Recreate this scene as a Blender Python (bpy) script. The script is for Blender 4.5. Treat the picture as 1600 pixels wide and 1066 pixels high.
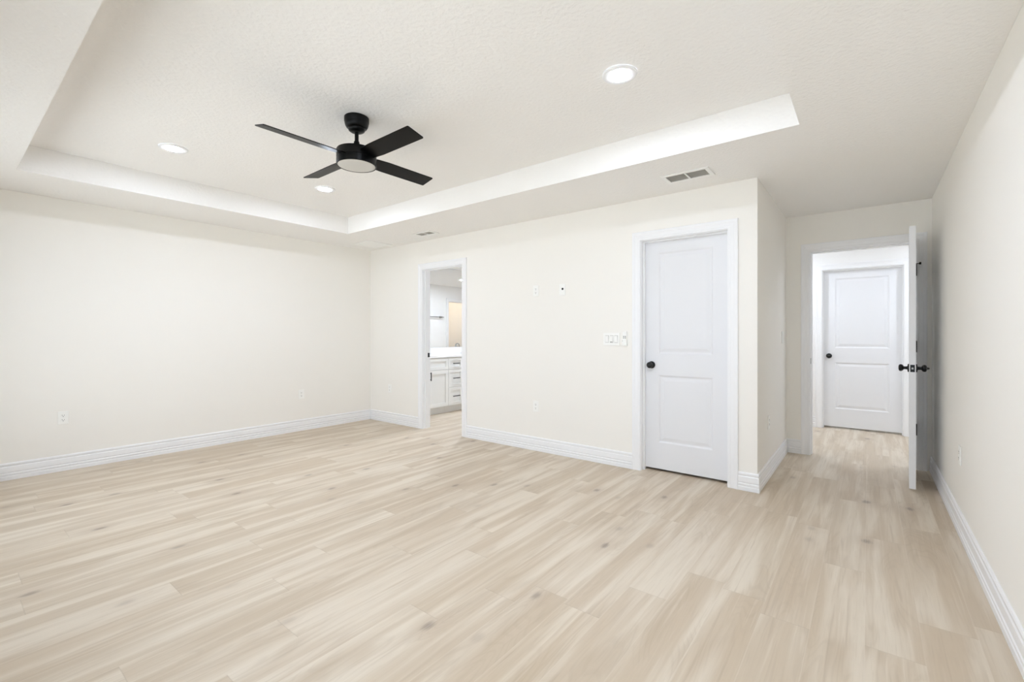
import bpy, math, random
from mathutils import Matrix, Vector

for o in list(bpy.data.objects):
    bpy.data.objects.remove(o, do_unlink=True)
S = bpy.context.scene
COL = S.collection
PI = math.pi

# ------------------------------------------------------------------ camera
F_PX, HORIZON, EYE = 710.0, 523.5, 1.22
YAW = math.atan2(1356.0 - 800.0, F_PX)
cam_d = bpy.data.cameras.new('camera')
cam_d.sensor_width = 36.0
cam_d.lens = F_PX / 1600.0 * 36.0
cam_d.shift_y = -(533.0 - HORIZON) / 1600.0
cam_d.clip_start = 0.02
cam = bpy.data.objects.new('camera', cam_d)
cam.location = (0, 0, EYE)
cam.rotation_euler = (PI / 2, 0, YAW)
COL.objects.link(cam)
S.camera = cam

# ------------------------------------------------------------------ look
S.view_settings.view_transform = 'Standard'
S.view_settings.look = 'None'
S.view_settings.gamma = 1.0
S.view_settings.use_curve_mapping = False
S.view_settings.exposure = 1.38
S.cycles.max_bounces = 16
S.cycles.diffuse_bounces = 14
S.cycles.glossy_bounces = 6
S.cycles.transparent_max_bounces = 8
S.cycles.caustics_reflective = False
S.cycles.caustics_refractive = False

LAMP = 118.0         # radiance of the bedroom downlight lenses
LAMP_BATH = 330.0
LAMP_HALL = 168.0
LAMP_WC = 105.0
SKY = 1.0              # overcast daylight outside the window

W = bpy.data.worlds.new('world')
S.world = W
W.use_nodes = True
bg = W.node_tree.nodes['Background']
bg.inputs[0].default_value = (0.75, 0.86, 1.0, 1)
bg.inputs[1].default_value = SKY

sun_d = bpy.data.lights.new('sun', 'SUN')
sun_d.energy = 9.0
sun_d.color = (0.76, 0.86, 1.0)
sun_d.angle = 0.009
sun = bpy.data.objects.new('sun', sun_d)
sun.rotation_euler = (math.radians(34), 0, math.radians(-8))   # high sun on the added ground outside, stopped by the added roof
COL.objects.link(sun)

# ------------------------------------------------------------------ dimensions
LX, BY, CX, AY, RX, NY = -5.69, 3.935, -0.672, 5.50, 0.45, -0.48
TH = 0.115
CH, TZ = 2.44, 2.64                       # ceiling, tray ceiling
TX0, TX1, TY0, TY1 = -4.94, -0.312, 0.385, 3.10
HALL_Y = 7.215
BATH_X, BATH_Y = -3.08, 8.95
OPEN_H = 2.062

# portal for the window light
pl = bpy.data.lights.new('window_portal', 'AREA')
pl.shape = 'RECTANGLE'
pl.size, pl.size_y = 2.40, 2.05
pl.cycles.is_portal = True
po = bpy.data.objects.new('window_portal', pl)
po.location = (-3.90, NY - 0.125, 1.095)
po.rotation_euler = (PI / 2, 0, 0)        # the lamp's -Z looks into the room, along +Y
COL.objects.link(po)
pl2 = pl.copy()
pl2.size, pl2.size_y = 2.50, 1.72
po2 = bpy.data.objects.new('window_portal', pl2)  # portal of the added fill window
po2.location = (-1.05, NY - 0.125, 1.26)
po2.rotation_euler = (PI / 2, 0, 0)
COL.objects.link(po2)


# ------------------------------------------------------------------ materials
def srgb(r, g, b):
    f = lambda c: (c / 255 / 12.92) if c / 255 <= 0.04045 else ((c / 255 + 0.055) / 1.055) ** 2.4
    return (f(r), f(g), f(b), 1)


def mat(name, col, rough=0.5, metal=0.0, spec=0.5, bump=None, emit=None):
    m = bpy.data.materials.new(name)
    m.use_nodes = True
    nt = m.node_tree
    b = nt.nodes['Principled BSDF']
    b.inputs['Base Color'].default_value = col
    b.inputs['Roughness'].default_value = rough
    b.inputs['Metallic'].default_value = metal
    b.inputs['Specular IOR Level'].default_value = spec
    if bump:
        scale, strength, dist, detail = bump
        tc = nt.nodes.new('ShaderNodeTexCoord')
        n = nt.nodes.new('ShaderNodeTexNoise')
        n.inputs['Scale'].default_value = scale
        n.inputs['Detail'].default_value = detail
        bp = nt.nodes.new('ShaderNodeBump')
        bp.inputs['Strength'].default_value = strength
        bp.inputs['Distance'].default_value = dist
        nt.links.new(tc.outputs['Object'], n.inputs['Vector'])
        nt.links.new(n.outputs['Fac'], bp.inputs['Height'])
        nt.links.new(bp.outputs['Normal'], b.inputs['Normal'])
    if emit:
        b.inputs['Emission Color'].default_value = emit[0]
        b.inputs['Emission Strength'].default_value = emit[1]
    return m


M_WALL = mat('wall_paint', srgb(241, 239, 234), 0.75, spec=0.25, bump=(220, 0.12, 0.001, 2))
M_CEIL = mat('ceiling_texture', srgb(240, 239, 237), 0.9, spec=0.15, bump=(48, 0.8, 0.005, 3))
M_BATHW = mat('bath_paint', srgb(240, 240, 240), 0.7, spec=0.25, bump=(220, 0.1, 0.001, 2))
M_TRIM = mat('trim_paint', srgb(239, 240, 242), 0.38, spec=0.45)
M_DOOR = mat('door_paint', srgb(229, 230, 233), 0.42, spec=0.45, bump=(300, 0.04, 0.0005, 2))
M_BLACK = mat('matte_black_metal', srgb(6, 6, 7), 0.34, metal=0.0, spec=0.4)
M_FAN = mat('fan_black_paint', srgb(4, 4, 4), 0.34, spec=0.2)
M_BLADE = mat('fan_blade_black', srgb(7, 6, 6), 0.38, spec=0.16)
M_LENS_OFF = mat('frosted_lens', srgb(206, 205, 200), 0.5, spec=0.4)
M_PLATE = mat('white_plastic', srgb(244, 244, 241), 0.4, spec=0.5)
M_SLOT = mat('dark_slot', srgb(40, 38, 36), 0.6)
M_GREYB = mat('grey_button_gap_shade', srgb(120, 118, 114), 0.5)  # also the painted shade in the gaps behind the rockers
M_VENT = mat('vent_enamel', srgb(242, 242, 240), 0.5)
M_LOUVRE = mat('vent_louvre_grey', srgb(205, 202, 195), 0.55)
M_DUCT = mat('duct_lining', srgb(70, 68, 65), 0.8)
M_CAB = mat('cabinet_paint', srgb(226, 226, 223), 0.42, spec=0.45)
M_TOP = mat('white_quartz', srgb(238, 238, 237), 0.25, spec=0.5)
M_CHROME = mat('brushed_chrome', srgb(190, 190, 190), 0.22, metal=1.0)
M_NICKEL = mat('dark_nickel', srgb(120, 118, 115), 0.3, metal=1.0)
M_STEEL = mat('latch_steel', srgb(190, 190, 188), 0.35, metal=1.0)
M_MIRROR = mat('mirror_glass', (0.9, 0.91, 0.9, 1), 0.0, metal=1.0)
M_GROUND = mat('bounce_concrete', srgb(190, 186, 178), 0.9, bump=(40, 0.3, 0.003, 4))  # for the ground added outside as a light bouncer
M_WIN = mat('window_vinyl', srgb(235, 235, 235), 0.4)
M_THRESH = mat('closet_carpet_dark', srgb(150, 135, 115), 0.9)


def lamp_mat(name, kelvin_col, power):
    m = bpy.data.materials.new(name)
    m.use_nodes = True
    nt = m.node_tree
    nt.nodes.clear()
    e = nt.nodes.new('ShaderNodeEmission')
    e.inputs[0].default_value = kelvin_col
    e.inputs[1].default_value = power
    o = nt.nodes.new('ShaderNodeOutputMaterial')
    nt.links.new(e.outputs[0], o.inputs[0])
    return m


M_LAMP = lamp_mat('downlight_lens', (0.77, 0.850, 1.0, 1), LAMP)
M_LAMPR = lamp_mat('downlight_lens_right', (0.77, 0.850, 1.0, 1), LAMP * 1.36)
M_LAMPB = lamp_mat('bath_downlight_lens', (0.79, 0.87, 1.0, 1), LAMP_BATH)
M_LAMPH = lamp_mat('hall_downlight_lens', (0.79, 0.87, 1.0, 1), LAMP_HALL)
M_LAMPW = lamp_mat('closet_downlight_lens', (1.0, 0.86, 0.70, 1), LAMP_WC)


def glass_mat():
    m = bpy.data.materials.new('window_glass')
    m.use_nodes = True
    nt = m.node_tree
    nt.nodes.clear()
    t = nt.nodes.new('ShaderNodeBsdfTransparent')
    g = nt.nodes.new('ShaderNodeBsdfGlossy')
    g.inputs['Roughness'].default_value = 0.0
    fr = nt.nodes.new('ShaderNodeFresnel')
    fr.inputs[0].default_value = 1.2
    mx = nt.nodes.new('ShaderNodeMixShader')
    o = nt.nodes.new('ShaderNodeOutputMaterial')
    nt.links.new(fr.outputs[0], mx.inputs[0])
    nt.links.new(t.outputs[0], mx.inputs[1])
    nt.links.new(g.outputs[0], mx.inputs[2])
    nt.links.new(mx.outputs[0], o.inputs[0])
    return m


M_GLASS = glass_mat()


def floor_mat():
    m = bpy.data.materials.new('oak_vinyl_plank')
    m.use_nodes = True
    nt = m.node_tree
    N, L = nt.nodes, nt.links
    b = N['Principled BSDF']

    def val(x):
        return x

    def math_(op, a, c=None, clamp=False):
        n = N.new('ShaderNodeMath')
        n.operation = op
        n.use_clamp = clamp
        for i, v in enumerate((a, c)):
            if v is None:
                continue
            if isinstance(v, (int, float)):
                n.inputs[i].default_value = v
            else:
                L.new(v, n.inputs[i])
        return n.outputs[0]

    def comb(x, y, z):
        n = N.new('ShaderNodeCombineXYZ')
        for i, v in enumerate((x, y, z)):
            if isinstance(v, (int, float)):
                n.inputs[i].default_value = v
            else:
                L.new(v, n.inputs[i])
        return n.outputs[0]

    def noise(vec, scale=1.0, detail=2.0, rough=0.5, dist=0.0):
        n = N.new('ShaderNodeTexNoise')
        n.inputs['Scale'].default_value = scale
        n.inputs['Detail'].default_value = detail
        n.inputs['Roughness'].default_value = rough
        n.inputs['Distortion'].default_value = dist
        L.new(vec, n.inputs['Vector'])
        return n.outputs['Fac']

    def ramp(fac, lo, hi, a=0.0, c=1.0):
        n = N.new('ShaderNodeMapRange')
        n.interpolation_type = 'SMOOTHSTEP'
        n.inputs['From Min'].default_value = lo
        n.inputs['From Max'].default_value = hi
        n.inputs['To Min'].default_value = a
        n.inputs['To Max'].default_value = c
        L.new(fac, n.inputs['Value'])
        return n.outputs['Result']

    def mix(fac, a, c):
        n = N.new('ShaderNodeMix')
        n.data_type = 'RGBA'
        if isinstance(fac, (int, float)):
            n.inputs['Factor'].default_value = fac
        else:
            L.new(fac, n.inputs['Factor'])
        for s, v in (('A', a), ('B', c)):
            sock = [i for i in n.inputs if i.name == s and i.type == 'RGBA'][0]
            if isinstance(v, tuple):
                sock.default_value = v
            else:
                L.new(v, sock)
        return [o for o in n.outputs if o.type == 'RGBA'][0]

    tc = N.new('ShaderNodeTexCoord')
    sp = N.new('ShaderNodeSeparateXYZ')
    L.new(tc.outputs['Object'], sp.inputs[0])
    x, y = sp.outputs[0], sp.outputs[1]
    u = math_('DIVIDE', math_('ADD', x, 0.19), 0.18)
    row = math_('FLOOR', u)
    fu = math_('SUBTRACT', u, row)
    wn = N.new('ShaderNodeTexWhiteNoise')
    wn.noise_dimensions = '1D'
    L.new(row, wn.inputs['W'])
    v = math_('ADD', math_('DIVIDE', y, 1.22), wn.outputs['Value'])
    colm = math_('FLOOR', v)
    fv = math_('SUBTRACT', v, colm)
    wn2 = N.new('ShaderNodeTexWhiteNoise')
    wn2.noise_dimensions = '2D'
    L.new(comb(row, colm, 0.0), wn2.inputs['Vector'])
    rnd = wn2.outputs['Value']
    rs = N.new('ShaderNodeSeparateColor')
    L.new(wn2.outputs['Color'], rs.inputs[0])
    r1, r2, r3 = rs.outputs[0], rs.outputs[1], rs.outputs[2]
    zoff = math_('MULTIPLY', rnd, 91.0)

    # broad soft bands that run with the grain
    band = noise(comb(math_('MULTIPLY', x, 10.0), math_('MULTIPLY', y, 0.62), zoff), 1.0, 3.0, 0.5, 0.5)
    blot = noise(comb(math_('MULTIPLY', x, 8.0), math_('MULTIPLY', y, 1.5), zoff), 1.0, 2.0, 0.5, 0.4)
    fine = noise(comb(math_('MULTIPLY', x, 170.0), math_('MULTIPLY', y, 7.0), zoff), 1.0, 3.0, 0.6)
    streak = noise(comb(math_('MULTIPLY', x, 48.0), math_('MULTIPLY', y, 1.5), zoff), 1.0, 2.0, 0.5, 0.8)
    # cathedral figure: contour lines of a stretched noise
    cn = noise(comb(math_('MULTIPLY', x, 6.5), math_('MULTIPLY', y, 0.9), zoff), 1.0, 1.5, 0.4, 0.3)
    ring = math_('SINE', math_('MULTIPLY', cn, 150.0))
    ringm = math_('MULTIPLY', ramp(ring, 0.1, 1.0), ramp(blot, 0.42, 0.62))

    light = srgb(215, 204, 187)
    mid = srgb(194, 178, 156)
    dark = srgb(184, 167, 144)
    c = mix(ramp(band, 0.36, 0.62), light, mid)
    c = mix(math_('MULTIPLY', ramp(blot, 0.48, 0.74), 0.74), c, dark)
    c = mix(math_('MULTIPLY', ramp(streak, 0.54, 0.78), 0.44), c, srgb(170, 152, 130))
    c = mix(math_('MULTIPLY', ramp(streak, 0.44, 0.24), 0.25), c, srgb(229, 220, 207))
    c = mix(math_('MULTIPLY', ringm, 0.15), c, srgb(164, 147, 126))
    c = mix(math_('MULTIPLY', ramp(fine, 0.50, 0.75), 0.14), c, srgb(160, 145, 126))
    # tone of each board
    c = mix(math_('MULTIPLY', r1, 0.14), c, srgb(196, 178, 158))
    c = mix(math_('MULTIPLY', r2, 0.14), c, srgb(213, 205, 192))
    # knots
    vo = N.new('ShaderNodeTexVoronoi')
    vo.feature = 'F1'
    vo.voronoi_dimensions = '2D'
    vo.inputs['Scale'].default_value = 1.0
    L.new(comb(math_('MULTIPLY', math_('ADD', x, math_('MULTIPLY', math_('SUBTRACT', blot, 0.5), 0.05)), 4.2),
               math_('MULTIPLY', y, 2.4), 0.0), vo.inputs['Vector'])
    vs = N.new('ShaderNodeSeparateColor')
    L.new(vo.outputs['Color'], vs.inputs[0])
    sel = ramp(vs.outputs[0], 0.70, 1.0)
    kd = math_('ADD', vo.outputs['Distance'], math_('MULTIPLY', math_('SUBTRACT', fine, 0.5), 0.14))
    halo = math_('MULTIPLY', ramp(kd, 0.42, 0.05), sel)
    core = math_('MULTIPLY', ramp(kd, 0.125, 0.02), sel)
    c = mix(math_('MULTIPLY', halo, 0.40), c, srgb(178, 160, 140))
    c = mix(math_('MULTIPLY', core, 0.66), c, srgb(126, 112, 102))
    # joints: pale eased edges, a thin darker line at the ends
    edge_u = math_('MINIMUM', fu, math_('SUBTRACT', 1.0, fu))
    edge_v = math_('MINIMUM', fv, math_('SUBTRACT', 1.0, fv))
    ju = ramp(edge_u, 0.016, 0.004)
    jv = ramp(edge_v, 0.0022, 0.0006)
    c = mix(math_('MULTIPLY', ju, 0.16), c, srgb(228, 220, 208))
    c = mix(math_('MULTIPLY', jv, 0.22), c, srgb(150, 136, 118))
    L.new(c, b.inputs['Base Color'])
    b.inputs['Specular IOR Level'].default_value = 0.42
    rr = N.new('ShaderNodeMapRange')
    rr.inputs['To Min'].default_value = 0.40
    rr.inputs['To Max'].default_value = 0.54
    L.new(fine, rr.inputs['Value'])
    L.new(rr.outputs['Result'], b.inputs['Roughness'])
    bp = N.new('ShaderNodeBump')
    bp.inputs['Strength'].default_value = 0.12
    bp.inputs['Distance'].default_value = 0.001
    h = math_('SUBTRACT', fine, math_('MULTIPLY', math_('MAXIMUM', ju, jv), 1.5))
    L.new(h, bp.inputs['Height'])
    L.new(bp.outputs['Normal'], b.inputs['Normal'])
    return m


M_FLOOR = floor_mat()


# ------------------------------------------------------------------ mesh helpers
class MB:
    def __init__(self):
        self.v, self.f, self.T = [], [], Matrix.Identity(4)

    def vert(self, p):
        self.v.append(tuple(self.T @ Vector(p)))
        return len(self.v) - 1

    def quad(self, *ps):
        self.f.append([self.vert(p) for p in ps])
        return self

    def box(self, x0, x1, y0, y1, z0, z1):
        i = len(self.v)
        for p in ((x0, y0, z0), (x1, y0, z0), (x1, y1, z0), (x0, y1, z0),
                  (x0, y0, z1), (x1, y0, z1), (x1, y1, z1), (x0, y1, z1)):
            self.vert(p)
        for q in ((0, 3, 2, 1), (4, 5, 6, 7), (0, 1, 5, 4), (1, 2, 6, 5), (2, 3, 7, 6), (3, 0, 4, 7)):
            self.f.append([i + k for k in q])
        return self

    def lathe(self, prof, seg=40, cap0=True, cap1=True):
        """profile of (radius, height) about local Z"""
        rings = []
        for r, z in prof:
            rings.append([self.vert((r * math.cos(2 * PI * k / seg), r * math.sin(2 * PI * k / seg), z)) for k in range(seg)])
        for a, b in zip(rings, rings[1:]):
            for k in range(seg):
                n = (k + 1) % seg
                self.f.append([a[k], a[n], b[n], b[k]])
        if cap0:
            self.f.append(rings[0][::-1])
        if cap1:
            self.f.append(rings[-1])
        return self

    def tube(self, pts, r, seg=12):
        pts = [Vector(p) for p in pts]
        rings = []
        up = Vector((0, 0, 1))
        for i, p in enumerate(pts):
            d = (pts[min(i + 1, len(pts) - 1)] - pts[max(i - 1, 0)]).normalized()
            a = d.cross(up)
            if a.length < 1e-3:
                a = d.cross(Vector((1, 0, 0)))
            a.normalize()
            b = d.cross(a).normalized()
            rings.append([self.vert(p + (a * math.cos(2 * PI * k / seg) + b * math.sin(2 * PI * k / seg)) * r) for k in range(seg)])
        for a, b in zip(rings, rings[1:]):
            for k in range(seg):
                n = (k + 1) % seg
                self.f.append([a[k], a[n], b[n], b[k]])
        self.f.append(rings[0][::-1])
        self.f.append(rings[-1])
        return self

    def prism(self, poly, z0, z1):
        """extrude an xy polygon from z0 to z1"""
        a = [self.vert((p[0], p[1], z0)) for p in poly]
        b = [self.vert((p[0], p[1], z1)) for p in poly]
        n = len(poly)
        for k in range(n):
            self.f.append([a[k], a[(k + 1) % n], b[(k + 1) % n], b[k]])
        self.f.append(a[::-1])
        self.f.append(b)
        return self

    def sweep(self, sections, close_ends=True):
        """loft between equally long closed point lists"""
        ids = [[self.vert(p) for p in s] for s in sections]
        n = len(sections[0])
        for a, b in zip(ids, ids[1:]):
            for k in range(n):
                self.f.append([a[k], a[(k + 1) % n], b[(k + 1) % n], b[k]])
        if close_ends:
            self.f.append(ids[0][::-1])
            self.f.append(ids[-1])
        return self

    def slab(self, x0, x1, y0, y1, z0, z1, holes):
        """plate in the local xy plane, thickness z0..z1, with rectangular holes"""
        xs = sorted(set([x0, x1] + [h[0] for h in holes] + [h[1] for h in holes]))
        ys = sorted(set([y0, y1] + [h[2] for h in holes] + [h[3] for h in holes]))
        xs = [x for x in xs if x0 <= x <= x1]
        ys = [y for y in ys if y0 <= y <= y1]
        solid = {}
        for i in range(len(xs) - 1):
            for j in range(len(ys) - 1):
                mx, my = (xs[i] + xs[i + 1]) / 2, (ys[j] + ys[j + 1]) / 2
                solid[i, j] = not any(h[0] < mx < h[1] and h[2] < my < h[3] for h in holes)
        for (i, j), s in solid.items():
            if not s:
                continue
            a, b, c, d = xs[i], xs[i + 1], ys[j], ys[j + 1]
            self.quad((a, c, z1), (b, c, z1), (b, d, z1), (a, d, z1))
            self.quad((a, d, z0), (b, d, z0), (b, c, z0), (a, c, z0))
            if not solid.get((i - 1, j)):
                self.quad((a, d, z0), (a, c, z0), (a, c, z1), (a, d, z1))
            if not solid.get((i + 1, j)):
                self.quad((b, c, z0), (b, d, z0), (b, d, z1), (b, c, z1))
            if not solid.get((i, j - 1)):
                self.quad((a, c, z0), (b, c, z0), (b, c, z1), (a, c, z1))
            if not solid.get((i, j + 1)):
                self.quad((b, d, z0), (a, d, z0), (a, d, z1), (b, d, z1))
        return self


def obj(name, mb, m, parent=None, smooth=False, bevel=0.0, seg=2, angle=35):
    me = bpy.data.meshes.new(name)
    me.from_pydata(mb.v, [], mb.f)
    import bmesh
    b = bmesh.new()
    b.from_mesh(me)
    bmesh.ops.remove_doubles(b, verts=b.verts, dist=1e-5)
    bmesh.ops.recalc_face_normals(b, faces=b.faces)
    b.to_mesh(me)
    b.free()
    me.materials.append(m)
    o = bpy.data.objects.new(name, me)
    COL.objects.link(o)
    if parent:
        o.parent = parent
    if bevel:
        md = o.modifiers.new('bevel', 'BEVEL')
        md.width = bevel
        md.segments = seg
        md.limit_method = 'ANGLE'
        md.angle_limit = math.radians(angle)
        md.harden_normals = False
    if smooth:
        for p in me.polygons:
            p.use_smooth = True
        me.set_sharp_from_angle(angle=math.radians(38))
    return o


def tag(o, label, cat, group=None, kind=None):
    o['label'] = label
    o['category'] = cat
    if group:
        o['group'] = group
    if kind:
        o['kind'] = kind
    return o


def thing(name, label, cat, loc, rotz=0.0, group=None, kind=None):
    o = bpy.data.objects.new(name, None)
    o.empty_display_size = 0.1
    COL.objects.link(o)
    o.location = loc
    o.rotation_euler = (0, 0, rotz)
    return tag(o, label, cat, group, kind)


def struct(name, mb, m, label, cat, **k):
    return tag(obj(name, mb, m, **k), label, cat, kind='structure')


def dup(root, loc, label, rotz=None, group=None):
    r = root.copy()
    COL.objects.link(r)
    r.location = loc
    if rotz is not None:
        r.rotation_euler = (0, 0, rotz)
    r['label'] = label
    if group:
        r['group'] = group
    for ch in list(root.children):
        c = ch.copy()
        COL.objects.link(c)
        c.parent = r
        for g in list(ch.children):
            d = g.copy()
            COL.objects.link(d)
            d.parent = c
    return r


def frame_wall(origin, u, n):
    """matrix: local x -> u along the wall, local y -> up, local z -> n out of the wall"""
    u, n = Vector(u), Vector(n)
    up = Vector((0, 0, 1))
    m = Matrix.Identity(4)
    for r in range(3):
        m[r][0], m[r][1], m[r][2], m[r][3] = u[r], up[r], n[r], origin[r]
    return m


# ------------------------------------------------------------------ shell
struct('floor', MB().box(LX - 0.12, 2.4, NY - 0.12, 9.1, -0.12, 0.0), M_FLOOR,
       'pale oak plank floor running through bedroom, hall and bathroom', 'floor')
tag(obj('bounce_ground', MB().box(-18, 13, -18, NY - 0.125, -0.2, -0.05), M_GROUND), 'unseen concrete ground added outside to bounce light in', 'bounce_ground', kind='structure')  # ground added to throw sunlight up onto the ceiling

VENTS = [(-1.085, 3.560, 0.350, 0.205), (-4.180, 3.655, 0.305, 0.165)]
holes = [(TX0, TX1, TY0, TY1)] + [(x - w / 2 + 0.028, x + w / 2 - 0.028, y - d / 2 + 0.028, y + d / 2 - 0.028) for x, y, w, d in VENTS]
mb = MB()
mb.slab(LX - 0.12, RX + 0.12, NY - 0.12, AY + TH, CH, TZ, holes)
mb.box(LX - 0.12, RX + 0.12, NY - 0.12, AY + TH, TZ + 0.0005, TZ + 0.1)
struct('ceiling', mb, M_CEIL, 'white textured ceiling with a recessed rectangular tray', 'ceiling')
struct('ceiling_bathroom', MB().box(LX - 0.12, -1.7, AY + TH + 0.001, 9.1, CH, TZ), M_BATHW, 'white bathroom ceiling seen in the mirror', 'ceiling')
struct('ceiling_hall', MB().box(-1.699, 2.4, AY + TH + 0.001, 9.1, CH, TZ), M_CEIL, 'white hall ceiling', 'ceiling')


def wall(name, origin, u, n, length, m, label, openings=(), height=CH - 0.0008, thick=TH):
    mb = MB()
    mb.T = frame_wall(origin, u, n)
    mb.slab(0, length, 0.0008, height, -thick, 0, [(a, b, c, d) for a, b, c, d in openings])
    return struct(name, mb, m, label, 'wall')


JT = 0.018                                   # jamb board
BATH = (-4.549, -3.845)
CLOS = (-1.604, -0.887)
ENTR = (-0.458, 0.338)
HALL = (-0.468, 0.338)
WC = (8.00, 8.72)

wall('wall_left', (LX, NY - 0.12, 0), (0, 1, 0), (1, 0, 0), 9.1 - NY, M_WALL, 'long plain cream wall on the left', thick=0.12)
wall('wall_back', (LX + 0.0005, BY, 0), (1, 0, 0), (0, -1, 0), CX - LX - 0.0005, M_WALL, 'cream back wall holding the bathroom opening and the closet door',
     [(BATH[0] - JT - LX, BATH[1] + JT - LX, -1, OPEN_H + JT), (CLOS[0] - JT - LX, CLOS[1] + JT - LX, -1, OPEN_H + JT)])
wall('wall_alcove', (CX, BY + TH + 0.0005, 0), (0, 1, 0), (1, 0, 0), AY - BY - TH - 0.001, M_WALL, 'short cream wall returning to the hall doorway')
X0 = -2.9
wall('wall_entry', (X0, AY, 0), (1, 0, 0), (0, -1, 0), 2.4 - X0, M_WALL, 'cream wall around the doorway to the hall',
     [(ENTR[0] - JT - X0, ENTR[1] + JT - X0, -1, OPEN_H + JT)])
wall('wall_right', (RX, NY - 0.12, 0), (0, 1, 0), (-1, 0, 0), AY - NY + 0.12 - 0.0005, M_WALL, 'long cream wall on the right', thick=0.12)
WIN = (-5.10, -2.70, 0.07, 2.12)
WIN_FILL = (-2.30, 0.20, 0.40, 2.12)  # second opening added to fill the alcove and right side
wall('wall_near', (LX + 0.0005, NY, 0), (1, 0, 0), (0, 1, 0), RX - LX - 0.001, M_WALL, 'cream wall behind the camera with the sliding door and added window',
     [(a - LX, b - LX, c, d) for a, b, c, d in (WIN, WIN_FILL)], thick=0.12)
# bathroom, closet and hall shells
wall('wall_bathroom', (BATH_X, BY + TH + 0.0005, 0), (0, 1, 0), (-1, 0, 0), 9.1 - BY - TH, M_BATHW, 'white bathroom wall reflected in the mirror',
     [(WC[0] - JT - BY - TH, WC[1] + JT - BY - TH, -1, OPEN_H + JT)])
wall('wall_bathroom_end', (LX + 0.0005, BATH_Y, 0), (1, 0, 0), (0, -1, 0), -1.75 - LX, M_BATHW, 'white end wall of the bathroom')
wall('wall_linen_side', (-1.95, AY + TH + 0.0005, 0), (0, 1, 0), (-1, 0, 0), BATH_Y - AY - TH - 0.001, M_WALL, 'beige wall beyond the bathroom doorway in the mirror')
wall('wall_hall_far', (-1.83, HALL_Y, 0), (1, 0, 0), (0, -1, 0), 2.4 + 1.83, M_BATHW, 'white far wall of the hall',
     [(HALL[0] - JT + 1.83, HALL[1] + JT + 1.83, -1, OPEN_H + JT)])
wall('wall_hall_end', (2.4, AY + TH + 0.0005, 0), (0, 1, 0), (-1, 0, 0), HALL_Y - AY - TH - 0.001, M_BATHW, 'white end wall of the hall')
wall('wall_far_room', (-1.83, 8.2, 0), (1, 0, 0), (0, -1, 0), 2.4 + 1.83, M_BATHW, 'dark room wall behind the hall door')

# windows behind the camera (daylight source; the second one and the roof are added)
struct('light_block_roof', MB().box(-8, 3, -2.6, NY - 0.125, 2.50, 2.62), M_CEIL, 'unseen white roof added outside to block sky and sun', 'roof')  # added roof: cuts the sky, keeps direct sun out of the room
for wn, (fx0, fx1, fz0, fz1), lb in (('window_1', WIN, 'white sliding glass door behind the camera'), ('window_fill', WIN_FILL, 'white sliding window added behind the camera for fill')):
    mb = MB()
    for a in ((fx0, fx0 + 0.05, fz0, fz1), (fx1 - 0.05, fx1, fz0, fz1), (fx0 + 0.05, fx1 - 0.05, fz0, fz0 + 0.05), (fx0 + 0.05, fx1 - 0.05, fz1 - 0.05, fz1),
              ((fx0 + fx1) / 2 - 0.03, (fx0 + fx1) / 2 + 0.03, fz0 + 0.05, fz1 - 0.05)):
        mb.box(a[0], a[1], NY - 0.10, NY - 0.03, a[2], a[3])
    wo = struct(wn, mb, M_WIN, lb, 'window')
    y = NY - 0.06
    gm = MB().quad((fx0 + 0.05, y, fz0 + 0.05), (fx1 - 0.05, y, fz0 + 0.05), (fx1 - 0.05, y, fz1 - 0.05), (fx0 + 0.05, y, fz1 - 0.05))
    obj('window_pane', gm, M_GLASS, wo)

# ------------------------------------------------------------------ casings and jambs
CASE_PROF = [(0.005, 0.0), (0.005, 0.010), (0.010, 0.0125), (0.022, 0.0125), (0.026, 0.0105), (0.052, 0.013), (0.060, 0.0165), (0.070, 0.018), (0.078, 0.018), (0.081, 0.014), (0.081, 0.0)]


def casing(mb, x0, x1, top):
    secs = []
    for k in range(4):
        s = []
        for a, b in CASE_PROF:
            if k == 0:
                s.append((x0 - a, 0.0004, b + 0.0003))
            elif k == 1:
                s.append((x0 - a, top + a, b + 0.0003))
            elif k == 2:
                s.append((x1 + a, top + a, b + 0.0003))
            else:
                s.append((x1 + a, 0.0004, b + 0.0003))
        secs.append(s)
    mb.sweep(secs)


def doorway(name, origin, u, n, x0, x1, label, stop=(0.045, 0.080), both=True, thick=TH, strike=None, side_l=True):
    """casing on the n side (and the far side), jamb boards, stop; local x along the wall from origin"""
    root = None
    T = frame_wall(origin, u, n)
    j = MB()
    j.T = T
    e = 0.0006
    j.box(x0 - JT + e, x0, 0.0004, OPEN_H + JT - e, -thick, 0)
    j.box(x1, x1 + JT - e, 0.0004, OPEN_H + JT - e, -thick, 0)
    j.box(x0, x1, OPEN_H, OPEN_H + JT - e, -thick, 0)
    a, b = stop
    j.box(x0, x0 + 0.011, 0.0004, OPEN_H, -b, -a)
    j.box(x1 - 0.011, x1, 0.0004, OPEN_H, -b, -a)
    j.box(x0 + 0.011, x1 - 0.011, OPEN_H - 0.011, OPEN_H, -b, -a)
    root = struct(name, j, M_TRIM, label, 'door trim')
    c = MB()
    c.T = T
    casing(c, x0, x1, OPEN_H)
    obj('casing', c, M_TRIM, root)
    if both:
        c = MB()
        c.T = T @ Matrix.Translation((0, 0, -thick)) @ Matrix.Diagonal((1, 1, -1, 1))
        casing(c, x0, x1, OPEN_H)
        obj('casing', c, M_TRIM, root)
    if strike:
        z, d0, d1 = strike
        s = MB()
        s.T = T
        if side_l:
            s.box(x0 - 0.001, x0 + 0.0016, z - 0.029, z + 0.029, -d1, -d0)
        o = obj('strike_plate', s, M_BLACK, root)
        o['label'] = 'black strike plate'
    return root


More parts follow.
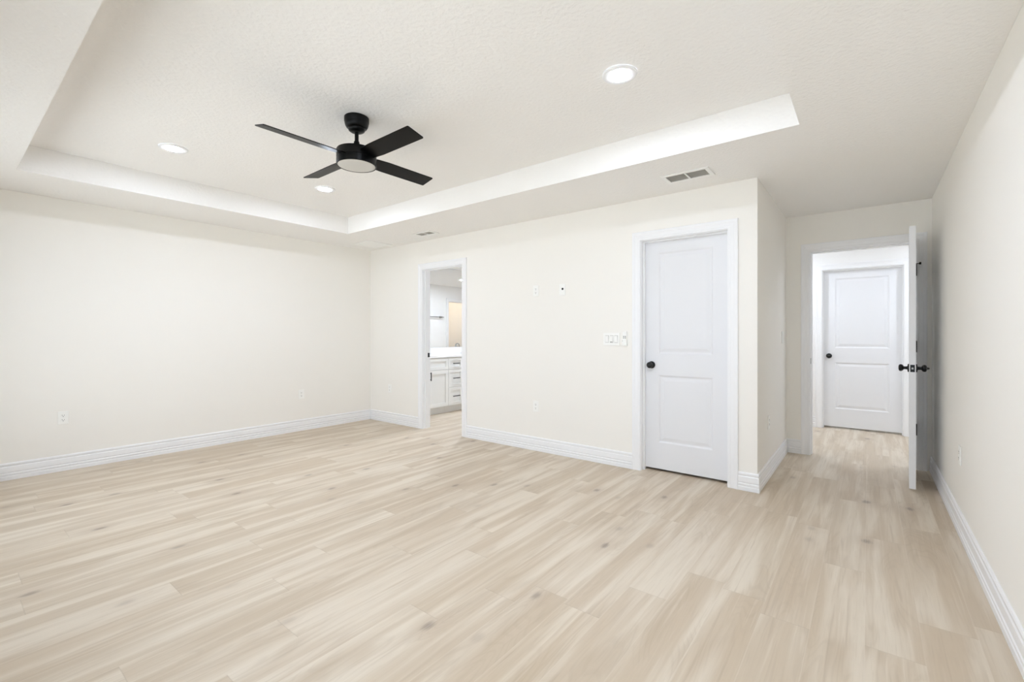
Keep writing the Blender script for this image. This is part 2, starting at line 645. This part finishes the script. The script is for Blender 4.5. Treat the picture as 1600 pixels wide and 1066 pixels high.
doorway('trim_1', (0, BY, 0), (1, 0, 0), (0, -1, 0), BATH[0], BATH[1], 'white casing around the open bathroom doorway', stop=(0.030, 0.070), strike=(0.955, 0.078, 0.112))
doorway('trim_2', (0, BY, 0), (1, 0, 0), (0, -1, 0), CLOS[0], CLOS[1], 'white casing around the closed closet door', stop=(0.045, 0.0785))
doorway('trim_3', (0, AY, 0), (1, 0, 0), (0, -1, 0), ENTR[0], ENTR[1], 'white casing around the open hall doorway', stop=(0.046, 0.080), strike=(0.955, 0.004, 0.036))
doorway('trim_4', (0, HALL_Y, 0), (1, 0, 0), (0, -1, 0), HALL[0], HALL[1], 'white casing around the door across the hall', stop=(0.045, 0.0785))
doorway('trim_5', (BATH_X, 0, 0), (0, 1, 0), (-1, 0, 0), WC[0], WC[1], 'white casing around the doorway seen in the bathroom mirror')

# ------------------------------------------------------------------ baseboards
BASE_PROF = [(0.0, 0.0), (0.0160, 0.0), (0.0160, 0.030), (0.0115, 0.034), (0.0115, 0.039), (0.0155, 0.043), (0.0155, 0.054), (0.0110, 0.058),
             (0.0110, 0.063), (0.0145, 0.068), (0.0130, 0.108), (0.0085, 0.114), (0.0085, 0.119), (0.0125, 0.124), (0.0125, 0.136), (0.0080, 0.1425), (0.0, 0.1425)]


def baseboard(name, p0, p1, n, m0, m1, label):
    """m: -1 inside mitre, +1 outside mitre, 0 square"""
    p0, p1, n = Vector((*p0, 0)), Vector((*p1, 0)), Vector((*n, 0))
    d = (p1 - p0).normalized()
    s0 = [tuple(p0 - d * (b * m0) + n * (b + 0.0004) + Vector((0, 0, z + 0.0004))) for b, z in BASE_PROF]
    s1 = [tuple(p1 + d * (b * m1) + n * (b + 0.0004) + Vector((0, 0, z + 0.0004))) for b, z in BASE_PROF]
    return struct(name, MB().sweep([s0, s1]), M_TRIM, label, 'baseboard')


cw = 0.0815
G = 0.0012
baseboard('baseboard_left', (LX, NY), (LX, BY - G), (1, 0), -1, -1, 'white baseboard along the long left wall')
baseboard('baseboard_back', (LX + G, BY), (BATH[0] - cw, BY), (0, -1), -1, 0, 'short white baseboard between the corner and the bathroom doorway')
baseboard('baseboard_middle', (BATH[1] + cw, BY), (CLOS[0] - cw, BY), (0, -1), 0, 0, 'white baseboard between the bathroom doorway and closet door')
baseboard('baseboard_corner', (CLOS[1] + cw, BY), (CX - 0.0003, BY), (0, -1), 0, 1, 'stub of white baseboard right of the closet door')
baseboard('baseboard_alcove', (CX, BY - 0.0003), (CX, AY - G), (1, 0), 1, -1, 'white baseboard on the wall returning to the hall doorway')
baseboard('baseboard_entry', (CX + G, AY), (ENTR[0] - cw, AY), (0, -1), -1, 0, 'stub of white baseboard left of the hall doorway')
baseboard('baseboard_right', (RX, AY - 0.0206), (RX, NY), (-1, 0), 0, -1, 'white baseboard along the long right wall')
baseboard('baseboard_hall', (-1.83, HALL_Y), (HALL[0] - cw, HALL_Y), (0, -1), 0, 0, 'white baseboard across the hall')


# ------------------------------------------------------------------ doors
def door_face(mb, w, z0, z1, y, sgn, panels, m):
    """front face in plane y, sgn -1 faces -Y; recessed moulded panels"""
    stile = m
    xs0, xs1 = stile, w - stile
    q = lambda a, b, c, d: mb.quad((a, y, c), (b, y, c), (b, y, d), (a, y, d))
    q(0, xs0, z0, z1)
    q(xs1, w, z0, z1)
    cur = z0
    for p0, p1 in panels:
        q(xs0, xs1, cur, p0)
        loops = []
        for off, dep in ((0, 0), (0.005, 0.0015), (0.013, 0.0085), (0.019, 0.0095), (0.026, 0.0088), (0.050, 0.0028), (0.056, 0.0025)):
            yy = y - sgn * dep
            loops.append([(xs0 + off, yy, p0 + off), (xs1 - off, yy, p0 + off), (xs1 - off, yy, p1 - off), (xs0 + off, yy, p1 - off)])
        for A, B in zip(loops, loops[1:]):
            for k in range(4):
                n = (k + 1) % 4
                mb.quad(A[k], A[n], B[n], B[k])
        mb.quad(*loops[-1])
        cur = p1
    q(xs0, xs1, cur, z1)


def slab_mesh(w, z0, z1, t, stile=0.125):
    """door leaf: x 0..w, y -t/2..t/2"""
    mb = MB()
    panels = [(0.255, 0.862), (1.050, 1.958)]
    door_face(mb, w, z0, z1, -t / 2, -1, panels, stile)
    door_face(mb, w, z0, z1, t / 2, 1, panels, stile)
    mb.quad((0, -t / 2, z0), (0, t / 2, z0), (0, t / 2, z1), (0, -t / 2, z1))
    mb.quad((w, -t / 2, z0), (w, t / 2, z0), (w, t / 2, z1), (w, -t / 2, z1))
    mb.quad((0, -t / 2, z0), (w, -t / 2, z0), (w, t / 2, z0), (0, t / 2, z0))
    mb.quad((0, -t / 2, z1), (w, -t / 2, z1), (w, t / 2, z1), (0, t / 2, z1))
    return mb


KNOB = [(0.0325, 0.0), (0.0325, 0.005), (0.030, 0.0085), (0.017, 0.010), (0.0125, 0.013), (0.0115, 0.026), (0.0125, 0.032), (0.019, 0.0355),
        (0.0252, 0.041), (0.0276, 0.048), (0.0272, 0.055), (0.0235, 0.0605), (0.015, 0.0635), (0.004, 0.0642)]


def knob(parent, x, y, z, sgn, button=False, name='door_knob'):
    mb = MB()
    mb.T = Matrix.Translation((x, y, z)) @ Matrix.Rotation(-sgn * PI / 2, 4, 'X')
    mb.lathe(KNOB, 36)
    o = obj(name, mb, M_BLACK, parent, smooth=True)
    o['label'] = 'round black knob on a rosette'
    if button:
        b = MB()
        b.T = mb.T
        b.lathe([(0.0085, 0.0625), (0.0085, 0.069), (0.006, 0.078), (0.003, 0.0795)], 18)
        obj('lock_button', b, M_BLACK, o, smooth=True)
    return o


def hinge(parent, x, y, z, stop=False):
    mb = MB()
    mb.T = Matrix.Translation((x, y, z))
    mb.lathe([(0.004, -0.053), (0.0085, -0.050), (0.0085, 0.050), (0.004, 0.053)], 16)
    o = obj('hinge', mb, M_BLACK, parent, smooth=True)
    o['label'] = 'black hinge'
    return o


DT = 0.036
# closet door: leaf set back in the jamb
d1 = thing('door_1', 'closed white two-panel closet door in the back wall', 'door', (CLOS[0] + 0.003, BY + 0.0795 + DT / 2, 0), kind='structure')
w1 = CLOS[1] - CLOS[0] - 0.006
obj('door_leaf', slab_mesh(w1, 0.022, 2.058, DT), M_DOOR, d1)
knob(d1, 0.062, -DT / 2, 0.950, -1)
# hall door
d3 = thing('door_3', 'closed white two-panel door across the hall', 'door', (HALL[0] + 0.003, HALL_Y + 0.0795 + DT / 2, 0), kind='structure')
w3 = HALL[1] - HALL[0] - 0.006
obj('door_leaf', slab_mesh(w3, 0.022, 2.058, DT), M_DOOR, d3)
knob(d3, 0.062, -DT / 2, 0.945, -1)
# entry door: open, hinged on the right jamb, its free end towards the camera
OT = 0.040
PINX, PINY = 0.3365, 5.474
d2 = thing('door_2', 'open white two-panel door seen edge-on beside the right wall', 'door', (PINX, PINY, 0), kind='structure')
d2.rotation_euler = (0, 0, -PI / 2 - math.radians(2.9))
# local: x runs from the hinge pin to the free end, +y faces the right wall, -y faces the doorway
sm = slab_mesh(0.786, 0.026, 2.064, OT)
sm.v = [(x + 0.006, y - OT / 2 - 0.004, z) for x, y, z in sm.v]
obj('door_leaf', sm, M_DOOR, d2)
knob(d2, 0.728, -OT - 0.004, 0.960, -1)
knob(d2, 0.728, -0.004, 0.960, 1, button=True)
mb = MB().box(0.7915, 0.7932, -OT / 2 - 0.004 - 0.0135, -OT / 2 - 0.004 + 0.0135, 0.932, 0.988)
lp = obj('latch_plate', mb, M_BLACK, d2, bevel=0.0006)
lp['label'] = 'black latch plate on the door edge'
mb = MB().box(0.7928, 0.802, -OT / 2 - 0.004 - 0.006, -OT / 2 - 0.004 + 0.006, 0.953, 0.967)
o = obj('latch_bolt', mb, M_STEEL, lp, bevel=0.002)
o['label'] = 'steel latch bolt'
for z in (1.805, 1.115, 0.365):
    h = hinge(d2, 0.0, 0.004, z)
    if z > 1.5:
        mb = MB()
        mb.tube([(0.0, 0.004, z + 0.056), (0.004, 0.018, z + 0.058), (0.012, 0.034, z + 0.058)], 0.0035, 10)
        mb.T = Matrix.Translation((0.012, 0.034, z + 0.058)) @ Matrix.Rotation(PI / 2, 4, 'X')
        mb.lathe([(0.010, -0.007), (0.011, -0.003), (0.011, 0.003), (0.009, 0.008)], 18)
        obj('hinge_stop', mb, M_BLACK, h, smooth=True)

# ------------------------------------------------------------------ ceiling fan
FX, FY = -2.630, 1.712
fan = thing('ceiling_fan', 'black four-blade ceiling fan hanging from the tray ceiling', 'ceiling fan', (FX, FY, TZ))
mb = MB().lathe([(0.050, -0.0008), (0.074, -0.0008), (0.0775, -0.004), (0.0775, -0.030), (0.0755, -0.033), (0.0745, -0.044), (0.0705, -0.058), (0.0630, -0.069), (0.0590, -0.071),
                 (0.0535, -0.073), (0.0535, -0.078), (0.0500, -0.087), (0.0420, -0.093), (0.0320, -0.097), (0.0200, -0.098)], 56)
obj('canopy', mb, M_FAN, fan, smooth=True)
obj('downrod', MB().lathe([(0.0125, -0.225), (0.0125, -0.09)], 24), M_FAN, fan, smooth=True)
mb = MB().lathe([(0.0310, -0.2155), (0.0300, -0.206), (0.0235, -0.186), (0.0185, -0.170), (0.0170, -0.158), (0.0130, -0.156)], 36)
obj('rod_collar', mb, M_FAN, fan, smooth=True)
mb = MB().lathe([(0.025, -0.2155), (0.116, -0.2155), (0.1225, -0.2175), (0.1250, -0.222), (0.1250, -0.2705), (0.1225, -0.272), (0.1225, -0.2765), (0.1255, -0.278),
                 (0.1255, -0.312), (0.1245, -0.3165), (0.1205, -0.3180), (0.1180, -0.3170), (0.1175, -0.3130), (0.050, -0.3120)], 72)
obj('motor_housing', mb, M_FAN, fan, smooth=True)
mb = MB().lathe([(0.1170, -0.3135), (0.1170, -0.3155), (0.1130, -0.3172), (0.090, -0.3190), (0.050, -0.3205), (0.004, -0.3210)], 64)
o = obj('light_lens', mb, M_LENS_OFF, fan, smooth=True)
o['label'] = 'unlit round frosted white lens'
BZ = 2.378 - TZ
for k in range(4):
    a = math.radians(-1.0 - 90 + 90 * k)  # four blades
    mb = MB()
    R0, R1, hw, t = 0.095, 0.602, 0.0600, 0.0055
    pts = [(R0, -0.046), (R0 + 0.04, -0.054), (R0 + 0.12, -hw), (R1 - 0.006, -hw), (R1, -hw + 0.006), (R1, hw - 0.006), (R1 - 0.006, hw), (R0 + 0.12, hw), (R0 + 0.04, 0.054), (R0, 0.046)]
    mb.T = Matrix.Translation((0, 0, BZ)) @ Matrix.Rotation(a, 4, 'Z') @ Matrix.Rotation(math.radians(-14), 4, 'X')
    mb.prism(pts, -t / 2, t / 2)
    obj('blade', mb, M_BLADE, fan, bevel=0.0012)


# ------------------------------------------------------------------ downlights
def downlight(x, y, z, label, lamp, group=None):
    r = thing('recessed_light', label, 'ceiling light', (x, y, z), 0, group)
    mb = MB()
    prof = [(0.0925, -0.0006), (0.0925, -0.0040), (0.0900, -0.0075), (0.0850, -0.0095), (0.0790, -0.0098), (0.0660, -0.0088), (0.0605, -0.0076), (0.0600, -0.0006)]
    mb.lathe(prof, 56, False, False)
    obj('trim_ring', mb, M_TRIM, r, smooth=True)
    mb = MB().lathe([(0.0597, -0.0010), (0.0597, -0.0080), (0.003, -0.0082)], 48)
    o = obj('light_lens', mb, lamp, r)
    o['label'] = 'glowing white lens'
    return r


for x, y, lb in ((-4.150, 1.13, 'lit recessed light nearest the left wall, alone at the left of the tray'),
                 (-4.150, 2.355, 'lit recessed light seen just below the fan blades'),
                 (-1.064, 2.309, 'lit recessed light near the right end of the tray, largest in view'),
                 (-1.064, 1.13, 'lit recessed light overhead in the tray, above the top edge of the view')):
    downlight(x, y, TZ, lb, M_LAMP if x < -2 else M_LAMPR, 'recessed lights in the tray ceiling')
downlight(-4.30, 7.25, CH, 'bright bathroom ceiling light seen in the mirror', M_LAMPB, 'bathroom ceiling lights')
downlight(-4.55, 5.00, CH,  'unseen ceiling light added to brighten the bathroom', M_LAMPB, 'bathroom ceiling lights')  # extra lamp kept out of view, brightens the bathroom
downlight(-1.05, 6.42, CH, 'hall ceiling light to the left beyond the doorway', M_LAMPH)
downlight(0.95, 6.42, CH, 'second hall ceiling light, unseen, added to even the light', M_LAMPH)  # extra lamp added for more even light in the hall
downlight(-2.45, 8.20, CH, 'warm light in the small room seen through the mirror doorway', M_LAMPW)


# ------------------------------------------------------------------ ceiling vents
def register(x, y, w, d, label):
    r = thing('air_vent', label, 'vent', (x, y, CH), 0, 'ceiling supply vents')
    mb = MB()
    b, t = 0.030, 0.008
    hx = w / 2 - b
    mb.slab(-w / 2, w / 2, -d / 2, d / 2, -t, -0.0006, [(-hx, -0.006, -d / 2 + b, d / 2 - b), (0.006, hx, -d / 2 + b, d / 2 - b)])
    obj('vent_frame', mb, M_VENT, r, bevel=0.002)
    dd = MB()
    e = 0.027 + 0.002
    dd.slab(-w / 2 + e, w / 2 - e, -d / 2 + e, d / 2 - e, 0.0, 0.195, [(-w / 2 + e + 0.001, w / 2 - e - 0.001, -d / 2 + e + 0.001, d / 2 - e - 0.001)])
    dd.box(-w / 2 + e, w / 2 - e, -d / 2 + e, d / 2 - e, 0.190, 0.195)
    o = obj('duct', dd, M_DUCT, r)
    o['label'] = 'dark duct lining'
    n = 9
    for bx0, bx1 in ((-hx, -0.006), (0.006, hx)):
        lv = MB()
        for k in range(n):
            yy = -d / 2 + b + (k + 0.5) * (d - 2 * b) / n
            lv.T = Matrix.Translation((0, yy, 0.004)) @ Matrix.Rotation(math.radians(52), 4, 'X')
            lv.box(bx0 + 0.0005, bx1 - 0.0005, -0.0095, 0.0095, -0.0006, 0.0006)
        obj('louvre', lv, M_LOUVRE, r)
    return r


register(*VENTS[0], 'larger two-bank ceiling vent above the closet door')
register(*VENTS[1], 'small two-bank ceiling vent above the bathroom doorway')
g = thing('return_grille', 'square white return grille in the ceiling corner', 'vent', (-5.245, 3.655, CH))
mb = MB().slab(-0.185, 0.185, -0.188, 0.188, -0.009, -0.0006, [(-0.150, 0.150, -0.153, 0.153)])
obj('grille_frame', mb, M_VENT, g, bevel=0.003)
mb = MB()
for k in range(22):
    yy = -0.153 + (k + 0.5) * 0.306 / 22
    mb.T = Matrix.Translation((0, yy, -0.004)) @ Matrix.Rotation(math.radians(-28), 4, 'X')
    mb.box(-0.1495, 0.1495, -0.0068, 0.0068, -0.0005, 0.0005)
obj('grille_slats', mb, M_VENT, g)

# ------------------------------------------------------------------ wall plates (local: faces -Y, origin on the wall plane)
R_L, R_B, R_R = PI / 2, 0.0, -PI / 2


def rbox(w, h, y0, y1, cx=0.0, cz=0.0):
    return MB().box(cx - w / 2, cx + w / 2, y0, y1, cz - h / 2, cz + h / 2)


def outlet(loc, rot, label):
    r = thing('wall_outlet', label, 'outlet', loc, rot, 'electrical outlets')
    obj('cover_plate', rbox(0.072, 0.116, -0.0062, -0.0005), M_PLATE, r, bevel=0.003)
    for cz in (0.0195, -0.0195):
        mb = MB()
        pts = [(0.0172 * math.cos(t), max(-0.0138, min(0.0138, 0.0172 * math.sin(t)))) for t in [2 * PI * k / 28 for k in range(28)]]
        mb.T = Matrix.Translation((0, 0, cz)) @ Matrix.Rotation(PI / 2, 4, 'X')
        mb.prism(pts, 0.0060, 0.0082)
        f = obj('socket_face', mb, M_PLATE, r)
        s = MB()
        s.box(-0.0078, -0.0056, -0.0088, -0.0078, cz - 0.001, cz + 0.0085)
        s.box(0.0056, 0.0078, -0.0088, -0.0078, cz + 0.000, cz + 0.0075)
        s.T = Matrix.Translation((0, -0.0079, cz - 0.0075)) @ Matrix.Rotation(PI / 2, 4, 'X')
        s.lathe([(0.0029, 0.0), (0.0029, 0.0009)], 14)
        so = obj('socket_slots', s, M_SLOT, f)
        so['label'] = 'dark prong slots'
    mb = MB()
    mb.T = Matrix.Rotation(PI / 2, 4, 'X')
    mb.lathe([(0.0034, 0.0058), (0.0034, 0.0072), (0.0020, 0.0076)], 14)
    obj('cover_screw', mb, M_PLATE, r)
    return r


out0 = outlet((LX, 0.727, 0.476), R_L, 'white outlet low on the left wall, nearest the camera')
dup(out0, (LX, 2.905, 0.463), 'white outlet low on the left wall, nearer the room corner')
dup(out0, (-5.238, BY, 0.474), 'white outlet between the room corner and the bathroom doorway', R_B)
dup(out0, (-2.757, BY, 0.466), 'white outlet low on the back wall, below the high outlet', R_B)
dup(out0, (-2.757, BY, 1.683), 'white outlet high on the back wall, left of the cable plate', R_B)
dup(out0, (CX, 4.424, 0.471), 'white outlet low on the short wall right of the closet door', R_L)
dup(out0, (RX, 3.905, 0.478), 'white outlet low on the right wall', R_R)

cp = thing('cable_plate', 'white wall plate with a black cable hole high on the back wall', 'wall plate', (-2.432, BY, 1.677))
obj('cover_plate', rbox(0.072, 0.116, -0.0062, -0.0005), M_PLATE, cp, bevel=0.003)
mb = MB()
mb.T = Matrix.Translation((0.004, 0, 0.008)) @ Matrix.Rotation(PI / 2, 4, 'X')
mb.lathe([(0.0115, 0.0058), (0.0115, 0.0068), (0.0105, 0.0070)], 24)
o = obj('cable_hole', mb, M_SLOT, cp)
o.data.materials[0] = M_BLACK
o['label'] = 'round black cable hole'

sw = thing('light_switch', 'white three-gang rocker switch left of the closet door', 'light switch', (-1.893, BY, 1.181), 0)
def gang(parent, xs, w, dimmer=None):
    mb = MB()
    mb.T = Matrix.Rotation(PI / 2, 4, 'X')
    mb.slab(-w / 2, w / 2, -0.059, 0.059, 0.0005, 0.0072, [(x - 0.0172, x + 0.0172, -0.0338, 0.0338) for x in xs])
    obj('cover_plate', mb, M_PLATE, parent, bevel=0.0015)
    for k, cx in enumerate(xs):
        fo = obj('rocker_gap_shade', rbox(0.034, 0.067, -0.0022, -0.0006, cx), M_GREYB, parent)  # grey tone stands in for the shade in the gap
        fo['label'] = 'grey backing painted as shade around the rocker'
        mb = MB()
        mb.T = Matrix.Translation((cx, -0.0070, 0)) @ Matrix.Rotation(math.radians((3.5, -3.5)[k % 2]), 4, 'X')
        mb.box(-0.0154, 0.0154, -0.0018, 0.0036, -0.0318, 0.0318)
        obj('rocker', mb, M_PLATE, fo, bevel=0.0008)
        if k == dimmer:
            o = obj('dimmer_slot', rbox(0.022, 0.005, -0.0124, -0.0085, cx, -0.0270), M_GREYB, fo)
            o['label'] = 'grey slot under the middle rocker'


gang(sw, (-0.046, 0.0, 0.046), 0.166, 1)

cr = thing('remote_cradle', 'white wall cradle holding the fan remote, beside the triple switch', 'remote holder', (-1.757, BY, 1.180))
mb = MB()
mb.box(-0.0235, 0.0235, -0.0035, -0.0006, -0.060, 0.050)
mb.box(-0.0235, -0.0205, -0.0215, -0.0035, -0.060, -0.010)
mb.box(0.0205, 0.0235, -0.0215, -0.0035, -0.060, -0.010)
mb.box(-0.0205, 0.0205, -0.0215, -0.0035, -0.060, -0.057)
mb.box(-0.0205, 0.0205, -0.0215, -0.0190, -0.057, -0.022)
obj('cradle_shell', mb, M_PLATE, cr, bevel=0.0012)
rm = thing('remote_control', 'slim white fan remote with four grey buttons, sitting in its wall cradle', 'remote', (-1.757, BY, 1.180))
obj('remote_body', MB().box(-0.0195, 0.0195, -0.0182, -0.0042, -0.0560, 0.072), M_PLATE, rm, bevel=0.003)
for bx in (-0.0085, 0.0085):
    for bz in (0.012, 0.026):
        o = obj('button', rbox(0.010, 0.008, -0.0198, -0.0178, bx, bz), M_GREYB, rm, bevel=0.001)
        o['label'] = 'grey button'
o = obj('button', rbox(0.022, 0.004, -0.0192, -0.0178, 0, -0.002), M_VENT, rm)

s2 = thing('light_switch', 'white single switch on the short wall beside the hall doorway', 'light switch', (CX, 5.218, 1.198), R_L)
gang(s2, (0.0,), 0.072)

# ------------------------------------------------------------------ bathroom vanity
VX = -5.155                                       # cabinet face
VB = LX + 0.002


def shaker(y0, y1, z0, z1, rail=0.055, x=VX + 0.0005):
    """shaker front standing on the plane x, 19 mm thick, facing +X"""
    mb = MB()
    T = frame_wall((x, 0, 0), (0, 1, 0), (1, 0, 0))
    mb.T = T
    mb.slab(y0, y1, z0, z1, 0.006, 0.019, [(y0 + rail, y1 - rail, z0 + rail, z1 - rail)])
    mb.box(y0, y1, z0, z1, 0, 0.006)
    return mb


def bar_pull(p0, p1, parent):
    p0, p1 = Vector(p0), Vector(p1)
    mb = MB().tube([p0, p1], 0.0075, 12)
    for t in (0.12, 0.88):
        q = p0.lerp(p1, t)
        mb.tube([q, q - Vector((0.026, 0, 0))], 0.0045, 10)
    o = obj('bar_pull', mb, M_BLACK, parent, smooth=True)
    o['label'] = 'black bar pull'


def cabinet(name, y0, y1, label, cat, group=None):
    r = thing(name, label, cat, (0, 0, 0), 0, group)
    mb = MB()
    mb.box(VB, VX, y0 + 0.0005, y1 - 0.0005, 0.112, 0.869)
    obj('cabinet_body', mb, M_CAB, r)
    obj('toe_kick', MB().box(VB, VX - 0.075, y0 + 0.0005, y1 - 0.0005, 0.0004, 0.1119), M_CAB, r)
    return r


XF = VX + 0.0195
gp = 0.0022


def sink_base(y0, y1, label):
    r = cabinet('vanity_cabinet', y0, y1, label, 'cabinet', 'sink cabinets of the vanity')
    ym = (y0 + y1) / 2
    obj('false_drawer_front', shaker(y0 + gp, y1 - gp, 0.684, 0.862, 0.045), M_CAB, r)
    for a, b, hy in ((y0 + gp, ym - gp / 2, ym - 0.032), (ym + gp / 2, y1 - gp, ym + 0.032)):
        d = obj('cabinet_door', shaker(a, b, 0.120, 0.679), M_CAB, r)
        bar_pull((XF + 0.028, hy, 0.535), (XF + 0.028, hy, 0.660), d)


sink_base(4.135, 4.955, 'white shaker sink cabinet left of the drawer stack in the bathroom')
r = cabinet('drawer_cabinet', 4.956, 5.268, 'white three-drawer vanity cabinet with black bar pulls', 'cabinet')
for z0, z1 in ((0.684, 0.862), (0.404, 0.679), (0.120, 0.399)):
    d = obj('drawer_front', shaker(4.956 + gp, 5.268 - gp, z0, z1, 0.045), M_CAB, r)
    zc = (z0 + z1) / 2
    bar_pull((XF + 0.028, 5.112 - 0.072, zc), (XF + 0.028, 5.112 + 0.072, zc), d)
sink_base(5.269, 6.42, 'white shaker sink cabinet right of the drawer stack, mostly hidden by the jamb')

vt = thing('stone_countertop', 'white stone vanity countertop with backsplash', 'countertop', (0, 0, 0))
obj('countertop_slab', MB().box(VB, VX + 0.032, 4.125, 6.43, 0.8696, 0.910), M_TOP, vt, bevel=0.006, seg=3)
obj('backsplash', MB().box(VB, LX + 0.022, 4.125, 6.43, 0.9105, 1.008), M_TOP, vt, bevel=0.002)
tag(obj('wall_mirror', MB().box(LX + 0.0008, LX + 0.006, 4.135, 6.42, 1.0095, 2.36), M_MIRROR), 'large frameless mirror above the white vanity top', 'mirror')

fc = thing('faucet', 'chrome faucet on the vanity top in front of the mirror', 'faucet', (-5.585, 5.845, 0.910))
obj('faucet_base', MB().lathe([(0.026, 0.0006), (0.026, 0.006), (0.020, 0.010), (0.017, 0.014)], 24), M_CHROME, fc, smooth=True)
pts = [(0, 0, 0.012), (0, 0, 0.11)] + [(0.045 - 0.045 * math.cos(t), 0, 0.11 + 0.045 * math.sin(t)) for t in [PI * k / 12 for k in range(1, 13)]] + [(0.09, 0, 0.085)]
obj('faucet_spout', MB().tube(pts, 0.011, 16), M_CHROME, fc, smooth=True)
mb = MB().tube([(0, 0.016, 0.065), (0, 0.045, 0.075), (0, 0.075, 0.098)], 0.006, 12)
obj('faucet_lever', mb, M_CHROME, fc, smooth=True)

tb = thing('towel_bar', 'dark metal towel bar on the white wall reflected in the mirror', 'towel bar', (BATH_X, 7.45, 1.655))
obj('bar_rod', MB().tube([(-0.062, -0.33, 0), (-0.062, 0.33, 0)], 0.009, 14), M_NICKEL, tb, smooth=True)
for y in (-0.26, 0.26):
    mb = MB()
    mb.T = Matrix.Translation((-0.0006, y, 0)) @ Matrix.Rotation(-PI / 2, 4, 'Y')
    mb.lathe([(0.026, 0.0), (0.026, 0.008), (0.014, 0.012), (0.012, 0.052), (0.018, 0.056), (0.018, 0.074), (0.010, 0.078)], 24)
    obj('bar_bracket', mb, M_NICKEL, tb, smooth=True)
